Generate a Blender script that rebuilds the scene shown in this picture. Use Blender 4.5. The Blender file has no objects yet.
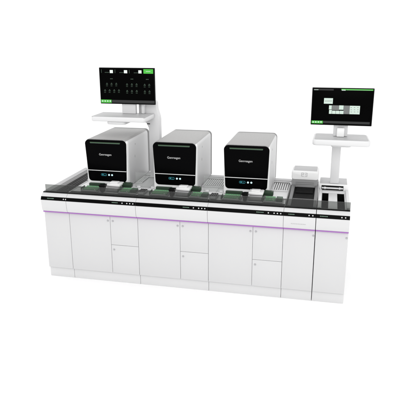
import bpy, bmesh, math, random
from mathutils import Vector, Matrix
random.seed(4)
scene = bpy.context.scene
COL = scene.collection

# ------------------------------------------------------------------ materials
def principled(name, rgb, rough=0.5, spec=0.5, metal=0.0, emit=None, estr=0.0, noise=0.0, bump=0.0, nscale=60.0, stretch=None):
    m = bpy.data.materials.new(name); m.use_nodes = True
    nt = m.node_tree; b = nt.nodes['Principled BSDF']
    b.inputs['Base Color'].default_value = (*rgb, 1)
    b.inputs['Roughness'].default_value = rough
    b.inputs['Specular IOR Level'].default_value = spec
    b.inputs['Metallic'].default_value = metal
    if emit:
        b.inputs['Emission Color'].default_value = (*emit, 1)
        b.inputs['Emission Strength'].default_value = estr
    if noise or bump:
        tc = nt.nodes.new('ShaderNodeTexCoord'); mp = nt.nodes.new('ShaderNodeMapping')
        nt.links.new(tc.outputs['Object'], mp.inputs['Vector'])
        if stretch: mp.inputs['Scale'].default_value = stretch
        n = nt.nodes.new('ShaderNodeTexNoise'); n.inputs['Scale'].default_value = nscale; n.inputs['Detail'].default_value = 5
        nt.links.new(mp.outputs['Vector'], n.inputs['Vector'])
        if noise:
            r = nt.nodes.new('ShaderNodeMapRange')
            r.inputs['To Min'].default_value = max(0.02, rough - noise); r.inputs['To Max'].default_value = min(1, rough + noise)
            nt.links.new(n.outputs['Fac'], r.inputs['Value']); nt.links.new(r.outputs['Result'], b.inputs['Roughness'])
        if bump:
            bp = nt.nodes.new('ShaderNodeBump'); bp.inputs['Strength'].default_value = bump; bp.inputs['Distance'].default_value = 0.001
            nt.links.new(n.outputs['Fac'], bp.inputs['Height']); nt.links.new(bp.outputs['Normal'], b.inputs['Normal'])
    return m

def tinted_glass(name, tint, haze=0.0):
    m = bpy.data.materials.new(name); m.use_nodes = True
    nt = m.node_tree; nt.nodes.clear()
    out = nt.nodes.new('ShaderNodeOutputMaterial')
    tr = nt.nodes.new('ShaderNodeBsdfTransparent'); tr.inputs['Color'].default_value = (*tint, 1)
    gl = nt.nodes.new('ShaderNodeBsdfGlossy'); gl.inputs['Roughness'].default_value = 0.04
    fr = nt.nodes.new('ShaderNodeFresnel'); fr.inputs['IOR'].default_value = 1.45
    mx = nt.nodes.new('ShaderNodeMixShader')
    nt.links.new(fr.outputs['Fac'], mx.inputs['Fac']); nt.links.new(tr.outputs['BSDF'], mx.inputs[1]); nt.links.new(gl.outputs['BSDF'], mx.inputs[2])
    last = mx
    if haze:
        df = nt.nodes.new('ShaderNodeBsdfDiffuse'); df.inputs['Color'].default_value = (.8, .8, .8, 1)
        m2 = nt.nodes.new('ShaderNodeMixShader'); m2.inputs['Fac'].default_value = haze
        nt.links.new(mx.outputs['Shader'], m2.inputs[1]); nt.links.new(df.outputs['BSDF'], m2.inputs[2]); last = m2
    nt.links.new(last.outputs['Shader'], out.inputs['Surface'])
    return m

M = {}
M['floor'] = principled('studio_floor', (.97, .97, .97), .9, .1, bump=.05, nscale=8)
M['door'] = principled('door_paint', (.58, .58, .584), .45, .35, noise=.08, bump=.03, nscale=300)
M['plinth'] = principled('plinth_paint', (.62, .62, .624), .5, .3, noise=.08)
M['carcass'] = principled('carcass_paint', (.55, .55, .555), .6, .2)
M['fascia'] = principled('fascia_gloss_white', (.60, .60, .604), .32, .45, noise=.06)
M['deck'] = principled('deck_white', (.66, .66, .665), .4, .4, noise=.08, bump=.02, nscale=200)
M['deck_grey'] = principled('deck_grey', (.45, .45, .455), .4, .4, noise=.08)
M['white'] = principled('white_plastic', (.67, .67, .675), .42, .4, noise=.06)
M['bright'] = principled('bright_white_plastic', (.82, .82, .82), .4, .4, noise=.06)
M['shell'] = principled('shell_white', (.62, .62, .624), .42, .45, noise=.08, bump=.02, nscale=250)
M['top_shade_grey'] = principled('shaded_top_grey', (.345, .342, .338), .42, .45, noise=.10, bump=.03, nscale=120, stretch=(1, .08, 1))  # dimmer light on the analyzer tops, put into the base colour
M['rim_grey'] = principled('rim_grey', (.16, .16, .16), .45, .4)
M['mid_grey'] = principled('mid_grey_plastic', (.36, .36, .365), .45, .4, noise=.08)
M['rail_grey'] = principled('rail_grey', (.17, .17, .172), .42, .4, noise=.06)
M['housing_grey'] = principled('housing_grey', (.30, .30, .302), .4, .4, noise=.08, bump=.08, nscale=160)
M['rail_green'] = principled('green_rail', (.13, .30, .16), .4, .4)
M['black'] = principled('black_plastic', (.005, .005, .005), .4, .08, noise=.06)
M['gloss_black'] = principled('gloss_black_panel', (.0018, .0018, .002), .22, .015, noise=.05)
M['strip_black'] = principled('strip_black', (.0025, .0025, .0025), .25, .025)
M['dark'] = principled('dark_tray', (.007, .007, .0072), .5, .03, noise=.08)
M['purple'] = principled('purple_light_strip', (.26, .12, .32), .4, .3, emit=(.50, .17, .68), estr=.20)
M['steel'] = principled('steel', (.45, .45, .46), .3, .5, metal=.6)
M['knob'] = principled('knob_grey', (.40, .40, .41), .35, .5)
M['icon'] = principled('icon_white', (.5, .5, .5), .5, .3, emit=(.9, .95, .95), estr=.12)
M['legend'] = principled('legend_grey_green', (.16, .25, .19), .5, .2)
M['lettering'] = principled('lettering_white', (.50, .50, .50), .5, .3)
M['green_bar'] = principled('green_light_bar', (.030, .060, .032), .3, .3, emit=(.10, .24, .10), estr=.10)
M['trim'] = principled('white_trim', (.72, .72, .72), .4, .3)
M['teal'] = principled('teal_display', (.02, .10, .12), .4, .2, emit=(.03, .20, .24), estr=.9)
M['cyan_dot'] = principled('cyan_lamp', (.4, .55, .6), .4, .2, emit=(.62, .90, .95), estr=.55)
M['foot_green'] = principled('dark_green_base', (.022, .045, .026), .45, .3, noise=.08)
M['plate_green'] = principled('green_plate', (.19, .40, .215), .4, .4)
M['plate_dark'] = principled('dark_green_box', (.045, .085, .055), .45, .3)
M['screen'] = principled('screen_black', (.0012, .0012, .0012), .25, .012)
M['s_green'] = principled('screen_green', (.02, .1, .02), .5, .05, emit=(.075, .46, .055), estr=1)
M['s_white'] = principled('screen_white', (.1, .1, .1), .5, .05, emit=(.78, .86, .80), estr=1)
M['s_mint'] = principled('screen_mint', (.1, .1, .1), .5, .05, emit=(.58, .72, .63), estr=1)
M['s_grey'] = principled('screen_grey', (.02, .02, .02), .5, .05, emit=(.20, .21, .205), estr=1)
M['s_bar'] = principled('screen_bar', (.01, .01, .01), .5, .05, emit=(.035, .036, .036), estr=1)
M['s_dim'] = principled('screen_dim', (.01, .01, .01), .5, .05, emit=(.085, .13, .095), estr=1)
M['smoke'] = tinted_glass('smoked_glass', (.55, .56, .55))
M['clear'] = tinted_glass('clear_acrylic', (.93, .94, .935), haze=.10)

# ------------------------------------------------------------------ mesh helpers (world coordinates)
class MB:
    def __init__(self): self.bm = bmesh.new()
    def _merge(self, b2):
        me = bpy.data.meshes.new('tmp'); b2.to_mesh(me); b2.free(); self.bm.from_mesh(me); bpy.data.meshes.remove(me)
    def box(self, x0, x1, y0, y1, z0, z1, bev=0.0, seg=2):
        b = bmesh.new(); bmesh.ops.create_cube(b, size=1.0)
        for v in b.verts:
            v.co = Vector(((x0+x1)/2 + v.co.x*(x1-x0), (y0+y1)/2 + v.co.y*(y1-y0), (z0+z1)/2 + v.co.z*(z1-z0)))
        if bev: bmesh.ops.bevel(b, geom=b.edges[:], offset=bev, segments=seg, profile=.5, affect='EDGES')
        self._merge(b); return self
    def loft(self, loops, cap=True, closed=True):
        b = bmesh.new(); rows = [[b.verts.new(p) for p in L] for L in loops]; n = len(rows[0])
        for a, c in zip(rows[:-1], rows[1:]):
            for i in range(n if closed else n-1):
                j = (i+1) % n; b.faces.new((a[i], a[j], c[j], c[i]))
        if cap and closed:
            b.faces.new(rows[0]); b.faces.new(rows[-1])
        bmesh.ops.recalc_face_normals(b, faces=b.faces[:]); self._merge(b); return self
    def extrude(self, pts2, axis, a0, a1, bev=0.0, seg=2):
        def P(p, a):
            if axis == 'x': return (a, p[0], p[1])
            if axis == 'y': return (p[0], a, p[1])
            return (p[0], p[1], a)
        b = bmesh.new(); A = [b.verts.new(P(p, a0)) for p in pts2]; B = [b.verts.new(P(p, a1)) for p in pts2]; n = len(A)
        for i in range(n): b.faces.new((A[i], A[(i+1) % n], B[(i+1) % n], B[i]))
        b.faces.new(A); b.faces.new(B)
        bmesh.ops.recalc_face_normals(b, faces=b.faces[:])
        if bev: bmesh.ops.bevel(b, geom=b.edges[:], offset=bev, segments=seg, profile=.5, affect='EDGES')
        self._merge(b); return self
    def cyl(self, c, r, d, normal, n=20):
        b = bmesh.new(); bmesh.ops.create_cone(b, cap_ends=True, segments=n, radius1=r, radius2=r*.92, depth=d)
        q = Vector((0, 0, 1)).rotation_difference(Vector(normal).normalized())
        for v in b.verts: v.co = q @ v.co + Vector(c)
        self._merge(b); return self
    def obox(self, c, ax, ay, az, hx, hy, hz):
        b = bmesh.new(); bmesh.ops.create_cube(b, size=2.0)
        for v in b.verts: v.co = Vector(c) + Vector(ax)*v.co.x*hx + Vector(ay)*v.co.y*hy + Vector(az)*v.co.z*hz
        self._merge(b); return self
    def build(self, name, mat, parent=None, origin=None, smooth=True):
        o0 = origin if origin is not None else (root_loc(parent) if parent else Vector((0, 0, 0)))
        for v in self.bm.verts: v.co -= o0
        me = bpy.data.meshes.new(name); self.bm.to_mesh(me); self.bm.free()
        me.materials.append(M[mat] if isinstance(mat, str) else mat)
        if smooth:
            for p in me.polygons: p.use_smooth = True
            me.set_sharp_from_angle(angle=math.radians(32))
        o = bpy.data.objects.new(name, me); COL.objects.link(o)
        if parent: o.parent = parent
        else: o.location = o0
        return o
def root_loc(o):
    while o.parent: o = o.parent
    return Vector(o.location)
def thing(name, label, cat, loc, group=None):
    o = bpy.data.objects.new(name, None); COL.objects.link(o); o.location = loc; o.empty_display_size = .1
    o['label'] = label; o['category'] = cat
    if group: o['group'] = group
    return o
def copy_tree(o, parent=None):
    c = o.copy(); COL.objects.link(c); c.parent = parent
    for ch in list(o.children): copy_tree(ch, c)
    return c
def rounded(corners, r, seg=6):
    """corner-rounded polygon of 2-D points"""
    out = []; n = len(corners)
    for i in range(n):
        p = Vector(corners[i]); a = (Vector(corners[i-1]) - p).normalized(); b = (Vector(corners[(i+1) % n]) - p).normalized()
        rr = r[i] if isinstance(r, (list, tuple)) else r
        ang = a.angle(b); t = rr / math.tan(ang/2); ctr = p + (a+b).normalized() * (rr / math.sin(ang/2))
        s = p + a*t - ctr; e = p + b*t - ctr; tot = s.angle(e)
        cr = s.x*e.y - s.y*e.x; sg = 1 if cr > 0 else -1
        for k in range(seg+1):
            th = sg*tot*k/seg; out.append((ctr.x + s.x*math.cos(th) - s.y*math.sin(th), ctr.y + s.x*math.sin(th) + s.y*math.cos(th)))
    return out
def text_mesh(txt, x, y, z, size, mat, parent, name, width=None):
    cu = bpy.data.curves.new('t', 'FONT'); cu.body = txt; cu.size = size; cu.align_x = 'LEFT'; cu.extrude = .0008; cu.offset = 0.0
    t = bpy.data.objects.new('t', cu); COL.objects.link(t)
    bpy.context.view_layer.update()
    me = bpy.data.meshes.new_from_object(t.evaluated_get(bpy.context.evaluated_depsgraph_get()))
    bpy.data.objects.remove(t)
    xs = [v.co.x for v in me.vertices]; w = max(xs)-min(xs); k = (width/w) if width else 1
    base = root_loc(parent)
    for v in me.vertices: v.co = Vector((x + (v.co.x-min(xs))*k, y - v.co.z, z + v.co.y*k)) - base
    me.materials.clear(); me.materials.append(M[mat])
    o = bpy.data.objects.new(name, me); COL.objects.link(o); o.parent = parent
    return o

# ------------------------------------------------------------------ setting
b = MB(); b.box(-60, 60, -60, 60, -.2, 0)
fl = b.build('floor', 'floor'); fl['kind'] = 'structure'

# ------------------------------------------------------------------ cabinets
H = .98; DEPTH = 1.10
SU = Vector((0, .015, .036)).normalized(); SN = Vector((0, -.036, .015)).normalized(); SX = Vector((1, 0, 0))
def strip_pt(x, t, out=0.0):       # t 0..1 bottom to top of the sloped control strip
    return Vector((x, -.055 + .015*t, .913 + .036*t)) + SN*out
def cabinet(x0, x1, label, doors, legend, icons, deck='deck', pits=False, left_end=False, glass0=None, glass1=None, gap0=.0015, gap1=.0015):
    t = thing('lab_cabinet', label, 'cabinet', ((x0+x1)/2, .55, 0), 'base cabinets bolted in a row')
    a, c = x0+gap0, x1-gap1
    b = MB(); b.box(a, c, .0105, DEPTH, .112, .84 if pits else .953); b.build('carcass', 'carcass', t)
    b = MB(); b.box(a, c, .022, DEPTH-.03, 0, .109, .003); b.build('plinth', 'plinth', t)
    for (xa, xb, za, zb, ks) in doors:
        b = MB(); b.box(max(xa+.0014, a), min(xb-.0014, c), -.001, .010, za+.0014, zb-.0014, .0022); d = b.build('door', 'door', t)
        if ks:
            kx = xa+.030 if ks == 'l' else xb-.024
            if ks == 'm': kx = xb-.016
            kz = zb-.052
            b = MB(); b.cyl((kx, -.003, kz), .0105, .006, (0, -1, 0), 24).cyl((kx, -.0065, kz), .0065, .004, (0, -1, 0), 20); b.build('lock_knob', 'knob', d)
    # fascia : ledge sloping out to the control strip, belly curving back to the purple strip
    prof = [(.019, H-.001), (.0, H-.001), (-.004, H-.003), (-.038, .9515), (-.041, .948), (-.0555, .913), (-.0560, .905), (-.0545, .880), (-.050, .840), (-.043, .803), (-.034, .786), (.019, .786)]
    b = MB(); b.extrude(prof, 'x', a, c); b.build('fascia', 'fascia', t)
    b = MB(); b.box(a, c, -.027, .019, .7680, .7830, .003); b.build('accent_light', 'purple', t)
    # black control strip
    b = MB(); ctr = strip_pt((a+c)/2, .5, .0012); b.obox(ctr, SX, SU, SN, (c-a)/2, .0190, .0022); st = b.build('control_strip', 'strip_black', t)
    for (lx0, lx1) in legend:
        b = MB(); x = lx0
        while x < lx1 - .003:
            w = random.choice((.004, .006, .007, .005)); h = random.choice((.0032, .004, .0032))
            b.obox(strip_pt(x+w/2, .52, .0036), SX, SU, SN, w/2, h, .0004); x += w + .0022
        b.build('legend', 'legend', st)
    for ix in icons:
        b = MB(); b.cyl(strip_pt(ix, .5, .0042), .0066, .002, SN, 20); b.build('button', 'icon', st)
    # deck
    if not pits:
        b = MB(); b.box(a, c, .020, DEPTH, .955, H, .002); b.build('worktop', deck, t)
        b = MB(); b.box(a, c, DEPTH-.10, DEPTH, H+.0005, H+.006, .002); b.build('rear_border', 'deck_grey', t)
    # smoked front screen in a black channel
    g0 = glass0 if glass0 is not None else a; g1 = glass1 if glass1 is not None else c
    b = MB(); b.box(a, c, .004, .032, H+.0005, H+.008, .002); b.build('screen_channel', 'black', t)
    b = MB(); b.box(g0, g1, .014, .020, H+.004, 1.068, .001); b.build('front_screen', 'smoke', t, smooth=False)
    return t
ZT = .7640
xs = [0, .2902, 1.0621, 1.8185, 2.5744, 2.8845, 3.2]
A = cabinet(xs[0], xs[1], 'narrow white base cabinet with one plain door at the left end of the row', [(0, .2902, .115, ZT, None)],
        [(.075, .15)], [.262, .298-.012], deck='deck_grey', glass0=.03)
B = cabinet(xs[1], xs[2], 'wide white base cabinet of three doors under the left black-fronted analyzer', [(.2902, .755, .115, ZT, 'r'), (.755, 1.0621, .441, ZT, 'l'), (.755, 1.0621, .115, .441, 'l')],
        [(.805, .875)], [.918, .970, 1.002, 1.035])
Cc = cabinet(xs[2], xs[3], 'wide white base cabinet of three doors under the middle black-fronted analyzer', [(1.0621, 1.519, .115, ZT, 'r'), (1.519, 1.8185, .430, ZT, 'l'), (1.519, 1.8185, .115, .430, 'l')],
        [(1.565, 1.63)], [1.676, 1.73, 1.762, 1.793])
D = cabinet(xs[3], xs[4], 'wide white base cabinet of three doors under the right black-fronted analyzer', [(1.8185, 2.274, .115, ZT, 'r'), (2.274, 2.5744, .408, ZT, 'l'), (2.274, 2.5744, .115, .408, 'l')],
        [(2.31, 2.38)], [2.427, 2.483, 2.515, 2.547])
Ee = cabinet(xs[4], xs[5], 'narrow white single-door base cabinet carrying the small hooded loader with a black tray', [(2.5744, 2.8845, .115, ZT, 'm')],
        [(2.62, 2.68)], [2.818, 2.853], gap1=.0032)
F = cabinet(xs[5], xs[6], 'narrow white single-door base cabinet with two black slots at the right end of the row', [(2.8877, 3.2, .115, ZT, 'm')],
        [(2.92, 2.99)], [3.124, 3.158], pits=True, gap0=.0032)
# faint engraved line on the loader cabinet's fascia
b = MB()
for k in range(9): b.obox((2.655+k*.016, -.0505, .838), (1, 0, 0), (0, -.12, .99), (0, -.99, -.12), .0055, .003, .0015)
b.build('engraved_mark', 'rim_grey' if False else 'deck_grey', Ee)
# left end : pale side rim, black channel along the deck
b = MB(); b.box(0.002, .070, .034, DEPTH-.001, H+.001, H+.014, .004); b.build('side_rim', 'deck_grey', A)
b = MB(); b.box(.074, .135, .036, DEPTH-.11, H+.001, H+.012, .003); b.build('channel_lip', 'rim_grey', A)
b = MB(); b.box(.138, .262, .036, .985, H+.0012, H+.006, .001)
for k in range(3): b.box(.158+k*.034, .164+k*.034, .05, .97, H+.006, H+.0085)
b.build('cable_channel', 'black', A)
# belt along the front of the three analyzer cabinets (dark transport track behind the smoked screen)
for cab, x0, x1 in ((B, .2925, 1.060), (Cc, 1.0645, 1.8165), (D, 1.821, 2.572)):
    b = MB(); b.box(x0, x1, .040, .098, H+.001, H+.007, .002); b.build('transport_track', 'dark', cab)
    b = MB(); b.box(x0, x1, .262, .272, H+.001, H+.010, .002); b.build('track_rail', 'deck_grey', cab)
# right end module deck with two open black slots, raised rear box, feed bar
fx0, fx1 = 2.8880, 3.1985
b = MB()
b.box(fx0, 2.926, .020, .62, .955, H, .002); b.box(2.992, 3.080, .060, .62, .955, H, .002); b.box(3.152, fx1, .020, .62, .955, H, .002)
b.box(2.926, 3.152, .020, .060, .955, H, .002); b.box(fx0, fx1, .62, DEPTH, .955, H, .002)
b.build('worktop', 'deck', F)
for xa, xb in ((2.926, 2.992), (3.080, 3.152)):
    b = MB(); b.box(xa, xb, .060, .62, .850, .856); b.box(xa, xa+.003, .060, .62, .856, .974); b.box(xb-.003, xb, .060, .62, .856, .974)
    b.box(xa+.003, xb-.003, .617, .62, .856, .974); b.box(xa+.003, xb-.003, .060, .063, .856, .974); b.build('cartridge_slot', 'black', F)
b = MB(); b.box(fx0+.004, fx1-.010, .72, 1.0, H+.0005, 1.050, .006, 3); rb = b.build('rear_box', 'bright', F)
b = MB(); b.box(fx0+.012, fx1-.018, .728, .992, 1.0502, 1.0516, .0006); b.build('box_top_shade', 'deck_grey', rb)  # added grey sheet, paints the shade of the box's upward face
b = MB(); b.box(2.914, 3.144, .716, .724, .984, 1.034, .002); fs = b.build('feed_opening', 'black', F)
b = MB(); b.box(2.918, 3.140, .704, .7155, 1.000, 1.017, .003); b.cyl((2.952, .708, 1.0085), .013, .018, (1, 0, 0)).cyl((3.106, .708, 1.0085), .013, .018, (1, 0, 0)); b.build('feed_bar', 'white', fs)
b = MB(); b.box(3.166, fx1-.001, .036, .70, H+.0005, H+.024, .004); b.build('side_rim', 'white', F)
b = MB(); b.box(fx0+.002, 2.922, .036, .70, H+.0005, H+.014, .004); b.build('side_rim', 'white', F)

# ------------------------------------------------------------------ analyzers
X1, X2, X3 = .3688, 1.141, 1.907
W_, ZB, ZT_, TP = .4755, 1.0405, 1.5089, .0174
def analyzer(x, label):
    t = thing('analyzer', label, 'lab analyzer', (x+W_/2, .74, H), 'black-fronted analyzers on the deck')
    quad = [(x+TP, ZB), (x+W_-TP, ZB), (x+W_, ZT_), (x, ZT_)]
    R4 = [.040, .040, .048, .048]
    def ring(y, inset=0.0, dz=0.0):
        q = [(quad[0][0]+inset, ZB+inset), (quad[1][0]-inset, ZB+inset), (quad[2][0]-inset, ZT_-inset), (quad[3][0]+inset, ZT_-inset)]
        return [(p[0], y, p[1]) for p in rounded(q, [max(.004, r-inset) for r in R4], 8)]
    def body(y, inset=0.0):
        q = [(x+inset, H+.004+inset), (x+W_-inset, H+.004+inset), (x+W_-inset, ZT_-inset), (x+inset, ZT_-inset)]
        return [(p[0], y, p[1]) for p in rounded(q, [.008, .008, .048, .048], 8)]
    b = MB(); b.loft([body(.409, .004), body(.412), body(1.083), body(1.086, .004)]); b.build('shell', 'shell', t)
    # bright front frame behind the black panel
    b = MB(); b.loft([body(.356, .006), body(.360, .001), body(.368, -.0005), body(.404, -.0005), body(.408, .003)]); b.build('front_frame', 'bright', t)
    # dark rear frame
    b = MB(); b.loft([body(1.087, .005), body(1.090, -.0010), body(1.140, -.0010), body(1.145, .006)]); b.build('rear_frame', 'rim_grey', t)
    # thin added skin along the rounded shoulders, its grey paints the top's shade
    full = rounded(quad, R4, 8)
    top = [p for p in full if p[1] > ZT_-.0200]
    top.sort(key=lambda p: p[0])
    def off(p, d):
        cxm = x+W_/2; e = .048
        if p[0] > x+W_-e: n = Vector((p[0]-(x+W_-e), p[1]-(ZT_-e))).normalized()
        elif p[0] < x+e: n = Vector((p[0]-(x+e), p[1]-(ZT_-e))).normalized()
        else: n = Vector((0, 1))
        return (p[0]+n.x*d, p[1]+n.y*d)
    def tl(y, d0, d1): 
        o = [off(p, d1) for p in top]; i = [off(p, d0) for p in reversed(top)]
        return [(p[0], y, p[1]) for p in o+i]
    b = MB(); b.loft([tl(.3545, .0012, .0022), tl(.359, .0012, .0034), tl(1.080, .0012, .0034), tl(1.086, .0012, .002)]); b.build('top_shade', 'top_shade_grey', t)
    # black front panel: leans so that its top is nearer, bowed a little
    def fr(inset, dy):
        q = [(quad[0][0]+inset, ZB+inset), (quad[1][0]-inset, ZB+inset), (quad[2][0]-inset, ZT_-inset), (quad[3][0]+inset, ZT_-inset)]
        out = []
        for p in rounded(q, [max(.004, r-inset) for r in R4], 8):
            s = (p[1]-ZB)/(ZT_-ZB); out.append((p[0], .3515 - .022*s + dy, p[1]))
        return out
    b = MB(); b.loft([fr(.0, .0005) if False else fr(.001, .018), fr(.001, .004), fr(.0022, .0012), fr(.005, 0.0)]); fp = b.build('front_panel', 'gloss_black', t)
    yf = lambda z: .3515 - .022*(z-ZB)/(ZT_-ZB)
    # white parting line
    b = MB(); xl = x + TP*(ZT_-1.165)/(ZT_-ZB)
    b.box(xl+.001, x+W_-TP*(ZT_-1.165)/(ZT_-ZB)-.001, yf(1.165)-.0035, yf(1.165)+.004, 1.1615, 1.1685, .001); b.build('parting_line', 'trim', fp)
    # green light bar near the top, set in a groove
    b = MB(); b.box(x+.062, x+.409, yf(1.478)-.003, yf(1.478)+.004, 1.4735, 1.4840, .003); lb = b.build('light_bar', 'green_bar', fp)
    b = MB(); b.box(x+.066, x+.405, yf(1.472)-.004, yf(1.472)+.003, 1.4706, 1.4730, .0008); b.build('lens_edge', 'legend', lb)
    # lettering
    text_mesh('Genreagen', x+.160, yf(1.345)-.0008, 1.337, .027, 'lettering', fp, 'lettering', width=.142)
    # display : outlined pill and two lamps
    zc = 1.1185; yy = yf(zc)
    pill = rounded([(x+.166, zc-.013), (x+.232, zc-.013), (x+.232, zc+.013), (x+.166, zc+.013)], .0125, 6)
    ins = rounded([(x+.169, zc-.010), (x+.229, zc-.010), (x+.229, zc+.010), (x+.169, zc+.010)], .0095, 6)
    b = MB(); b.extrude(pill, 'y', yy-.0012, yy+.002); dp = b.build('display', 'teal', fp)
    b = MB(); b.extrude(ins, 'y', yy-.0020, yy-.0008); b.build('display_window', 'screen', dp)
    b = MB(); b.box(x+.178, x+.196, yy-.0026, yy-.0022, zc-.005, zc+.006); b.box(x+.202, x+.220, yy-.0026, yy-.0022, zc-.006, zc-.003); b.build('display_digits', 'teal', dp)
    for dx in (.259, .294):
        b = MB(); b.cyl((x+dx, yy-.001, zc), .0108, .004, (0, -1, 0), 24); b.build('lamp', 'cyan_dot', fp)
    # dark green base under the front, with a block sticking out to the right
    b = MB(); b.box(x+.028, x+.205, .318, .3555, H+.0105, 1.022, .004); b.build('green_base', 'foot_green', t)
    b = MB(); b.box(x+.424, x+.528, .296, .3555, 1.000, 1.046, .005); b.box(x+.44, x+.51, .30, .345, 1.0455, 1.051, .002); b.build('drawer_block', 'foot_green', t)
    b = MB(); b.box(x+.436, x+.518, .304, .350, H+.0105, .9995, .003); b.build('block_foot', 'white', t)
    # small side latches
    b = MB(); b.box(x+W_-.004, x+W_+.0015, .62, .634, 1.41, 1.43, .002); b.build('side_latch', 'mid_grey', t)
    b = MB(); b.box(x+W_-.004, x+W_+.0015, .60, .612, 1.27, 1.30, .002); b.build('side_latch', 'mid_grey', t)
    return t
a1 = analyzer(X1, 'black-fronted white analyzer standing below the left monitor, leftmost of three')
for xx, lab in ((X2, 'black-fronted white analyzer in the middle, between the two other analyzers'), (X3, 'black-fronted white analyzer next to the small hooded loader, rightmost of three')):
    o = copy_tree(a1); o.location.x = xx + W_/2; o['label'] = lab

# ------------------------------------------------------------------ plate shuttles in front of the analyzers
def shuttle(x, label):
    t = thing('plate_shuttle', label, 'plate shuttle', (x+.35, .22, H), 'white plate shuttles before the analyzers')
    b = MB(); b.box(x+.285, x+.435, .195, .335, 1.030, 1.056, .008, 3); b.box(x+.31, x+.40, .225, .300, 1.0565, 1.070, .006, 3); b.build('carriage', 'bright', t)
    b = MB(); b.extrude([(x+.228, 1.064), (x+.292, 1.064), (x+.288, 1.03), (x+.278, .986), (x+.246, .986), (x+.240, 1.03)], 'y', .110, .176, .004); b.box(x+.238, x+.282, .176, .23, 1.034, 1.052, .003); b.build('gripper', 'black', t)
    b = MB(); b.box(x+.300, x+.428, .140, .225, .992, 1.026, .005); b.build('plate_cover', 'mid_grey', t)
    b = MB(); b.box(x+.335, x+.385, .230, .30, H+.0105, 1.030, .003); b.build('post', 'white', t)
    return t
s1 = shuttle(X1, 'white plate shuttle with black gripper in front of the left analyzer')
for xx, lab in ((X2, 'white plate shuttle with black gripper in front of the middle analyzer'), (X3, 'white plate shuttle with black gripper in front of the right analyzer')):
    o = copy_tree(s1); o.location.x = xx + .35; o['label'] = lab

# ------------------------------------------------------------------ green plate carriers behind the smoked screen
def carrier(x0, x1, label, box):
    t = thing('plate_carrier', label, 'plate carrier', ((x0+x1)/2, .18, H), 'green plate carriers behind the front screen')
    b = MB(); b.box(x0, x1, .105, .255, H+.001, .992, .003); b.build('carrier_tray', 'mid_grey', t)
    xe = x1-.075 if box else x1-.012
    b = MB(); b.box(x0+.012, xe, .120, .240, .9925, 1.008, .004)
    n = max(4, int((xe-x0-.03)/.02))
    for i in range(n):
        for j in range(5): b.cyl((x0+.024+i*(xe-x0-.036)/max(1, n-1), .134+j*.023, 1.0095), .0066, .004, (0, 0, 1), 10)
    b.build('well_plate', 'plate_green', t)
    b = MB(); b.box(x0+.016, xe-.004, .1125, .1175, .9925, 1.014, .001); b.box(x0+.016, xe-.004, .2425, .2475, .9925, 1.014, .001); b.build('guide_rail', 'rail_green', t)
    b = MB(); b.box(x0+.010, xe, .100, .104, .9925, 1.006, .001); b.box(x0+.02, x0+.028, .098, .104, 1.0062, 1.020, .001); b.box(xe-.02, xe-.012, .098, .104, 1.0062, 1.020, .001); b.build('release_lever', 'white', t)
    b = MB(); b.box(x0-.010, x0-.001, .13, .23, H+.001, 1.020, .003); b.build('end_post', 'plate_dark', t)
    if box:
        b = MB(); b.box(x1-.066, x1-.004, .135, .225, .9925, 1.026, .005); b.build('reagent_box', 'plate_dark', t)
    return t
def rack(x0, x1, label):
    t = thing('tube_rack', label, 'tube rack', ((x0+x1)/2, .2, H), 'grey tube racks on the deck')
    b = MB(); b.box(x0, x1, .12, .25, H+.001, 1.012, .005); b.build('rack_body', 'mid_grey', t)
    b = MB()
    for i in range(4):
        for j in range(5): b.cyl((x0+(i+.5)*(x1-x0)/4, .136+j*.0245, 1.0135), .0072, .006, (0, 0, 1), 12)
    b.build('tube_caps', 'dark', t)
    b = MB(); b.box(x0+.01, x1-.01, .114, .1195, .990, 1.004, .001); b.build('rack_label', 'white', t)
rack(X1+.662, X1+.735, 'grey tube rack between the left and middle analyzers')
rack(X2+.662, X2+.735, 'grey tube rack between the middle and right analyzers')
names = ['left', 'middle', 'right']
for i, xx in enumerate((X1, X2, X3)):
    carrier(xx+.022, xx+.215, 'green plate carrier to the left of the black gripper before the %s analyzer' % names[i], False)
    carrier(xx+.445, xx+.640, 'green plate carrier with dark box to the right of the shuttle before the %s analyzer' % names[i], True)

# ------------------------------------------------------------------ clear acrylic guards and vent grilles between the analyzers
def guard(x0, x1, label):
    t = thing('acrylic_guard', label, 'acrylic guard', ((x0+x1)/2, .36, H), 'clear guards between machines')
    b = MB(); b.box(x0, x1, .40, .406, H+.004, 1.150, .001); b.build('clear_panel', 'clear', t, smooth=False)
    for q0 in (x0+.02, x1-.06):
        b = MB(); b.box(q0, q0+.04, .392, .414, H+.001, H+.02, .003); b.build('clip', 'white', t)
guard(.910, 1.150, 'clear acrylic guard panel between the left and middle analyzers')
guard(1.680, 1.915, 'clear acrylic guard panel between the middle and right analyzers')
def grille(x0, x1, label):
    t = thing('vent_grille', label, 'vent grille', ((x0+x1)/2, .72, H), 'slatted grilles set between machines')
    b = MB(); b.box(x0, x1, .58, .86, H+.001, H+.004); b.build('backing', 'rim_grey', t)
    n = int((x1-x0)/.021); b = MB()
    for k in range(n):
        xa = x0 + (k+.25)*(x1-x0)/n; b.box(xa, xa+.0135, .585, .855, H+.0045, H+.018, .002)
    b.build('slats', 'white', t)
    b = MB(); b.box(x0-.004, x1+.004, .862, .885, H+.001, H+.02, .002); b.build('rear_bar', 'rim_grey', t)
    b = MB(); b.box(x0-.004, x1+.004, .560, .578, H+.001, H+.014, .002); b.build('front_bar', 'white', t)
grille(.865, .930, 'narrow slatted grille between the left and middle analyzers')
grille(1.630, 1.900, 'slatted grille on the deck between the middle and right analyzers')
grille(2.395, 2.560, 'slatted grille between the right analyzer and the small hooded loader')
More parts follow.
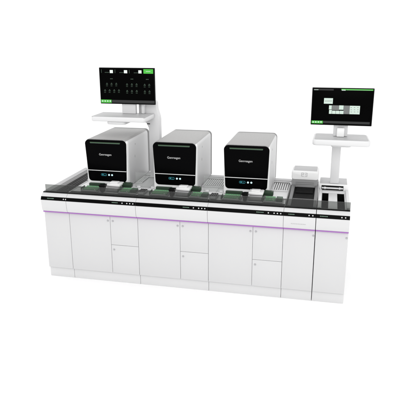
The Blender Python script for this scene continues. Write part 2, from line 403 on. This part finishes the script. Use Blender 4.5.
# small pale clamp block left of the first analyzer
t = thing('cable_clamp', 'pale cable clamp with two bars beside the left analyzer on the deck edge', 'cable clamp', (.31, .70, H))
b = MB(); b.box(.268, .364, .56, .86, H+.001, H+.016, .004); b.build('clamp_base', 'white', t)
b = MB(); b.box(.262, .362, .62, .645, H+.0165, H+.030, .003); b.box(.262, .362, .76, .785, H+.0165, H+.030, .003); b.build('clamp_bar', 'rim_grey', t)

# ------------------------------------------------------------------ hooded loader on the fifth cabinet
t = thing('loader', 'small white hooded loader with a black tray and grey emblem on its head', 'loader', (2.735, .5, H))
lx0, lx1 = 2.600, 2.882
b = MB(); b.box(lx0+.034, lx1-.034, .045, .80, H+.001, H+.010, .003); b.box(lx0+.05, lx1-.05, .50, .74, H+.0105, H+.018, .003); b.build('tray', 'dark', t)
b = MB(); b.box(lx0+.034, lx1-.034, .28, .292, H+.0105, H+.016, .002); b.build('tray_stop', 'rim_grey', t)
for xa, xb in ((lx0, lx0+.032), (lx1-.034, lx1-.003)):
    b = MB(); b.extrude([(.040, H+.001), (.040, H+.014), (.78, H+.045), (.80, H+.045), (.80, H+.001)], 'x', xa, xb, .003); sr = b.build('side_rail', 'rail_grey', t)
b = MB(); b.box(lx0-.020, lx0-.003, .040, .84, H+.001, H+.008, .002); b.build('side_gap', 'black', t)
hx0, hx1 = 2.590, 2.878
def hl(y, z0, z1, ins=0.0, r=.022): return [(p[0], y, p[1]) for p in rounded([(hx0+ins, z0), (hx1-ins, z0), (hx1-ins, z1), (hx0+ins, z1)], r, 6)]
b = MB(); b.loft([hl(.716, 1.088, 1.164, .012, .014), hl(.720, 1.084, 1.172, .004), hl(.730, 1.083, 1.179), hl(.955, 1.083, 1.174), hl(.972, 1.086, 1.168, .008)]); hd = b.build('hood', 'bright', t)
b = MB(); b.box(hx0+.020, hx1-.020, .735, .955, 1.178, 1.1815, .0015); b.build('hood_top_shade', 'deck_grey', hd)  # added sheet, greyer than the hood to paint its dimmer upper face
# lower housing, leaning back under the head
def cl(y0, z, ins): return None
def low(y, ins=0.0): return [(p[0], y, p[1]) for p in rounded([(hx0+.005+ins, .991+ins), (hx1-.005-ins, .991+ins), (hx1-.005-ins, 1.0845), (hx0+.005+ins, 1.0845)], [.03, .03, .004, .004], 6)]
b = MB(); b.loft([low(.722, .010), low(.728, .003), low(.740), low(.955), low(.960, .004)]); lh = b.build('lower_housing', 'housing_grey', t)
b = MB(); b.box(hx0+.045, hx1-.045, .7185, .7225, 1.030, 1.034, .001); b.box(hx0+.045, hx1-.045, .7185, .7225, 1.050, 1.054, .001); b.build('housing_louvre', 'rail_grey', lh)
# emblem : small outlined marks
b = MB(); ex, ez, ey = 2.690, 1.118, .7155
for (ux0, ux1, uz0, uz1) in ((0, .030, .040, .045), (0, .030, .020, .025), (0, .030, 0, .005), (0, .005, .005, .020), (.025, .030, .025, .040), (0, .005, .025, .040),
                             (.040, .070, .040, .045), (.040, .070, 0, .005), (.065, .070, .005, .040), (.046, .058, .018, .027)):
    b.box(ex+.004+ux0*.9, ex+.004+ux1*.9, ey-.0012, ey+.003, ez+.003+uz0*.9, ez+.003+uz1*.9)
b.build('emblem', 'deck_grey', hd)

# ------------------------------------------------------------------ monitors
def monitor(x0, x1, z0, z1, Y, label, corners):
    t = thing('monitor', label, 'monitor', ((x0+x1)/2, Y, z0), 'black monitors on white stands')
    b = MB(); b.box(x0, x1, Y, Y+.024, z0, z1, .005, 3); cs = b.build('casing', 'black', t)
    cx = (x0+x1)/2; cz = (z0+z1)/2
    b = MB(); b.loft([[(cx-.2, Y+.0235, cz-.11), (cx+.2, Y+.0235, cz-.11), (cx+.2, Y+.0235, cz+.11), (cx-.2, Y+.0235, cz+.11)],
                      [(cx-.12, Y+.050, cz-.07), (cx+.12, Y+.050, cz-.07), (cx+.12, Y+.050, cz+.07), (cx-.12, Y+.050, cz+.07)]]); b.build('rear_hump', 'black', t)
    b = MB(); b.box(x0+.007, x1-.007, Y-.0012, Y+.003, z0+.008, z1-.007, .0008); sc = b.build('screen', 'screen', t)
    (TL, TR, BR, BL) = corners
    def uv(px, py):                      # where a reading taken on the monitor's face lies across and down its face
        u, v = .5, .5
        for _ in range(12):
            ex = (1-u)*(1-v)*TL[0]+u*(1-v)*TR[0]+u*v*BR[0]+(1-u)*v*BL[0]-px
            ey = (1-u)*(1-v)*TL[1]+u*(1-v)*TR[1]+u*v*BR[1]+(1-u)*v*BL[1]-py
            u -= ex/(TR[0]-TL[0]); v -= ey/(BL[1]-TL[1])
        return x0+u*(x1-x0), z1-v*(z1-z0)
    def patch(mb, pa, pb, k=0):
        xa, za = uv(*pa); xb, zb = uv(*pb)
        mb.box(min(xa, xb), max(xa, xb), Y-.0020-.0005*k, Y-.0013-.0005*k, min(za, zb), max(za, zb))
    return t, sc, uv, patch, Y
# --- left monitor
LC = ((98.7, 67.4), (154.4, 68.2), (155.4, 104.7), (100.9, 103.8))
t, sc, uv, patch, Y = monitor(.406, 1.055, 1.844, 2.244, .75, 'black monitor with rows of small dim icons and a green button, above the left analyzer', LC)
for c in ((109.9, 69.9, 113.2, 73.0), (124.2, 70.1, 127.6, 73.2), (138.6, 70.3, 141.8, 73.4)):
    b = MB(); patch(b, c[:2], c[2:]); b.build('status_tile', 's_white', sc)
b = MB(); patch(b, (143.6, 69.2), (153.2, 73.7)); gb = b.build('green_button', 's_green', sc)
b = MB(); patch(b, (146.0, 71.2), (150.6, 71.7), 1); b.build('button_mark', 's_mint', sc)
b = MB(); patch(b, (112.2, 99.9), (154.7, 103.4)); b.build('task_bar', 's_bar', sc)
b = MB(); patch(b, (101.3, 99.6), (112.0, 103.0)); b.build('menu_bar', 's_green', sc)
b = MB()
for k in range(4):
    patch(b, (102.2+k*2.6, 100.5), (103.6+k*2.6, 101.8), 1)
b.build('menu_icon', 's_mint', sc)
b = MB()
for (xx, yy) in ((105.0, 72.0), (119.8, 72.2), (134.2, 72.5)):
    for k in range(4): patch(b, (xx+k*1.15, yy), (xx+.8+k*1.15, yy+.55))
for (xx, yy) in ((101.2, 69.3), (115.0, 69.5), (129.3, 69.8)): patch(b, (xx, yy), (xx+.5, yy+3.4))
for (xx, yy) in ((110.4, 78.3), (131.0, 78.6), (146.2, 78.9)):
    for k in range(3): patch(b, (xx+k*.95, yy), (xx+.65+k*.95, yy+.7))
rows = [(83.0, (107.2, 111.8, 116.6)), (83.6, (127.4, 132.2, 136.9)), (84.0, (144.9, 149.4)),
        (89.6, (105.3, 109.9, 114.6, 119.3)), (90.2, (127.6, 132.3, 137.1)), (90.6, (145.1, 149.7))]
for yy, xs_ in rows:
    for xx in xs_:
        patch(b, (xx-.45, yy-.2), (xx+.45, yy+.5)); patch(b, (xx-.85, yy+.55), (xx-.55, yy+1.6)); patch(b, (xx+.55, yy+.55), (xx+.85, yy+1.6)); patch(b, (xx-.5, yy+1.25), (xx+.5, yy+1.6))
        patch(b, (xx-.9, yy+2.6), (xx+.9, yy+2.95))
b.build('icon_grid', 's_dim', sc)
# --- right monitor
RC = ((312.5, 87.3), (374.8, 88.8), (371.5, 126.6), (310.4, 124.4))
t, sc, uv, patch, Y = monitor(2.765, 3.3715, 1.7005, 2.078, .62, 'black monitor with pale tiles and green top strip, on the right end pole', RC)
b = MB(); patch(b, (341.8, 88.9), (373.4, 90.9)); b.build('title_strip', 's_green', sc)
b = MB(); patch(b, (342.2, 89.6), (346.0, 90.6), 1); patch(b, (347.0, 89.9), (372.6, 90.7), 1); b.build('title_text', 's_mint', sc)
b = MB(); patch(b, (313.8, 88.6), (334.0, 90.4)); b.build('path_bar', 's_bar', sc)
b = MB()
for k in range(4): patch(b, (314.4+k*1.1, 89.2), (315.2+k*1.1, 89.8), 1)
b.build('path_text', 's_mint', sc)
b = MB(); patch(b, (323.0, 120.6), (369.6, 124.6)); b.build('task_bar', 's_bar', sc)
b = MB(); patch(b, (311.6, 120.2), (322.8, 123.4)); b.build('menu_bar', 's_green', sc)
b = MB()
for k in range(4): patch(b, (312.4+k*2.65, 121.1), (313.9+k*2.65, 122.4), 1)
b.build('menu_icon', 's_mint', sc)
for c in ((324.4, 97.8, 333.0, 103.6), (329.4, 105.1, 331.9, 109.2), (329.4, 109.6, 331.9, 113.6), (339.6, 105.2, 343.7, 109.6), (332.4, 110.4, 335.7, 113.7), (336.2, 110.5, 339.6, 113.8), (340.1, 110.5, 343.7, 113.9),
          (350.2, 105.6, 353.0, 114.1), (353.5, 105.7, 356.3, 114.2), (356.8, 105.8, 359.7, 114.3)):
    b = MB(); patch(b, c[:2], c[2:]); b.build('pale_tile', 's_mint', sc)
for c in ((332.4, 105.1, 339.2, 110.0), (344.2, 105.4, 349.7, 114.0)):
    b = MB(); patch(b, c[:2], c[2:]); b.build('grey_tile', 's_grey', sc)
b = MB()
for k in range(5): patch(b, (325.4+k*1.4, 100.4), (326.3+k*1.4, 101.1), 1)
for xx in (350.9, 354.2, 357.5):
    for k in range(3): patch(b, (xx, 107.2+k*2.2), (xx+1.3, 107.7+k*2.2), 1)
b.build('tile_text', 's_grey', sc)

# ------------------------------------------------------------------ left stand
t = thing('monitor_stand', 'tall white monitor stand with hooked column and shelf between the left and middle analyzers', 'monitor stand', (.99, .92, H), 'white monitor stands')
out = [(.932, H+.004), (.932, 1.565), (.905, 1.622), (.760, 1.655), (.752, 1.668), (.752, 1.705), (.862, 1.735), (.868, 1.86), (.885, 1.872), (1.010, 1.872), (1.026, 1.86), (1.030, 1.785), (1.056, 1.70), (1.060, 1.66), (1.060, H+.004)]
b = MB(); b.extrude(out, 'y', .862, .955, .006, 3); col = b.build('column', 'white', t)
b = MB(); b.box(.914, .950, .856, .8615, 1.607, 1.6165, .002); b.build('column_slot', 'black', col)
b = MB(); b.box(.90, 1.09, .83, .99, H+.0065, H+.012, .002); b.build('base_plate', 'white', t)
sh = rounded([(.382, .50), (1.012, .50), (1.012, .855), (.40, .92)], [.03, .03, .03, .05], 6)
def slab(b, pts, z0, z1, e=.008):
    c = Vector((sum(p[0] for p in pts)/len(pts), sum(p[1] for p in pts)/len(pts)))
    def sc_(k): return [Vector(p) + (c-Vector(p)).normalized()*k for p in pts]
    b.loft([[(*p, z0) for p in sc_(e)], [(*p, z0+e*.5) for p in sc_(e*.3)], [(*p, z0+e) for p in sc_(0)], [(*p, z1-e) for p in sc_(0)], [(*p, z1-e*.4) for p in sc_(e*.3)], [(*p, z1) for p in sc_(e)]])
sh = rounded([(.382, .50), (1.012, .50), (1.012, .905), (.385, .905)][:], [.035, .03, .03, .045], 6)
sh = [(x, min(y, .858) if x > .72 else y) for x, y in sh]
b = MB(); slab(b, rounded([(.382, .50), (1.012, .50), (1.012, .858), (.384, .858)], .035, 6), 1.682, 1.732); ks = b.build('keyboard_shelf', 'white', t)
b = MB(); b.box(.388, 1.006, .506, .852, 1.7322, 1.7340, .0008); b.build('shelf_top_shade', 'deck_grey', ks)  # added grey sheet: shade on the white shelf's top, put into colour
b = MB(); slab(b, rounded([(.555, .52), (.775, .52), (.775, .80), (.555, .80)], .04, 6), 1.648, 1.6815); b.build('shelf_bracket', 'white', t)
b = MB(); b.box(.650, .812, .775, .830, 1.7345, 1.99, .006, 3); b.box(.70, .77, .750+.0505, .80, 1.95, 2.02) if False else None; b.build('monitor_neck', 'white', t)
b = MB(); b.cyl((.853, .83, 1.80), .020, .15, (0, 0, 1), 24); b.build('pivot', 'mid_grey', t)
b = MB(); b.box(.870, .905, .80, .861, 1.735, 1.87, .006, 3); b.box(.655, .905, .831, .861, 1.875, 1.945, .006, 3); b.build('swing_arm', 'white', t)

# ------------------------------------------------------------------ right stand
t = thing('monitor_stand', 'white pole monitor stand with a wide shelf on the right end cabinet', 'monitor stand', (3.045, .78, 1.05), 'white monitor stands')
b = MB(); b.box(2.999, 3.091, .742, .815, 1.0520, 1.500, .006, 3); b.build('column', 'white', t)
b = MB(); slab(b, rounded([(2.797, .455), (3.366, .455), (3.352, .84), (2.805, .84)], .04, 6), 1.518, 1.5755, .010); ks = b.build('keyboard_shelf', 'white', t)
b = MB(); slab(b, rounded([(2.815, .475), (3.348, .475), (3.336, .825), (2.822, .825)], .03, 6), 1.5757, 1.5775, .0006); b.build('shelf_top_shade', 'deck_grey', ks)  # added sheet painting this shelf's top as shaded
b = MB(); slab(b, rounded([(2.983, .50), (3.180, .50), (3.180, .82), (2.983, .82)], .03, 6), 1.4985, 1.5178, .005); b.build('shelf_bracket', 'white', t)
b = MB(); b.box(2.999, 3.143, .672, .720, 1.578, 1.95, .008, 3); b.build('monitor_neck', 'white', t)
b = MB(); b.box(3.034, 3.110, .628, .6715, 1.579, 1.672, .010, 3); b.build('neck_clamp', 'bright', t)

# ------------------------------------------------------------------ camera
P = dict(f=559.7612884768287, loc=(2.93966246, -5.25086961, 2.63882084), F=(-0.21438671, 0.93258695, -0.29037891), R=(0.97484363, 0.22285389, -0.00400475), U=(-0.0609773, 0.28393259, 0.95690337))
cam = bpy.data.cameras.new('camera'); co = bpy.data.objects.new('camera', cam); COL.objects.link(co)
R, U, Fv = Vector(P['R']), Vector(P['U']), Vector(P['F'])
mw = Matrix(((R.x, U.x, -Fv.x, P['loc'][0]), (R.y, U.y, -Fv.y, P['loc'][1]), (R.z, U.z, -Fv.z, P['loc'][2]), (0, 0, 0, 1)))
co.matrix_world = mw
cam.sensor_width = 36; cam.lens = 36*P['f']/400; cam.clip_end = 500; cam.clip_start = .05
scene.camera = co

# ------------------------------------------------------------------ light : white studio surround and one large softbox
w = bpy.data.worlds.new('World'); scene.world = w; w.use_nodes = True
bg = w.node_tree.nodes['Background']; bg.inputs['Color'].default_value = (1, 1, 1, 1); bg.inputs['Strength'].default_value = 1.18
la = bpy.data.lights.new('softbox', 'AREA'); la.shape = 'RECTANGLE'; la.size = 6.0; la.size_y = 4.0; la.energy = 165; la.color = (1, .995, .985)
lo = bpy.data.objects.new('softbox', la); COL.objects.link(lo); lo.location = (3.3, -6.8, 4.8)
lo.rotation_euler = (Vector((1.6, .3, .9)) - Vector(lo.location)).to_track_quat('-Z', 'Y').to_euler()

scene.view_settings.view_transform = 'Standard'; scene.view_settings.look = 'None'
scene.view_settings.exposure = 0; scene.view_settings.gamma = 1
scene.render.engine = 'CYCLES'
scene.cycles.max_bounces = 10; scene.cycles.transparent_max_bounces = 16
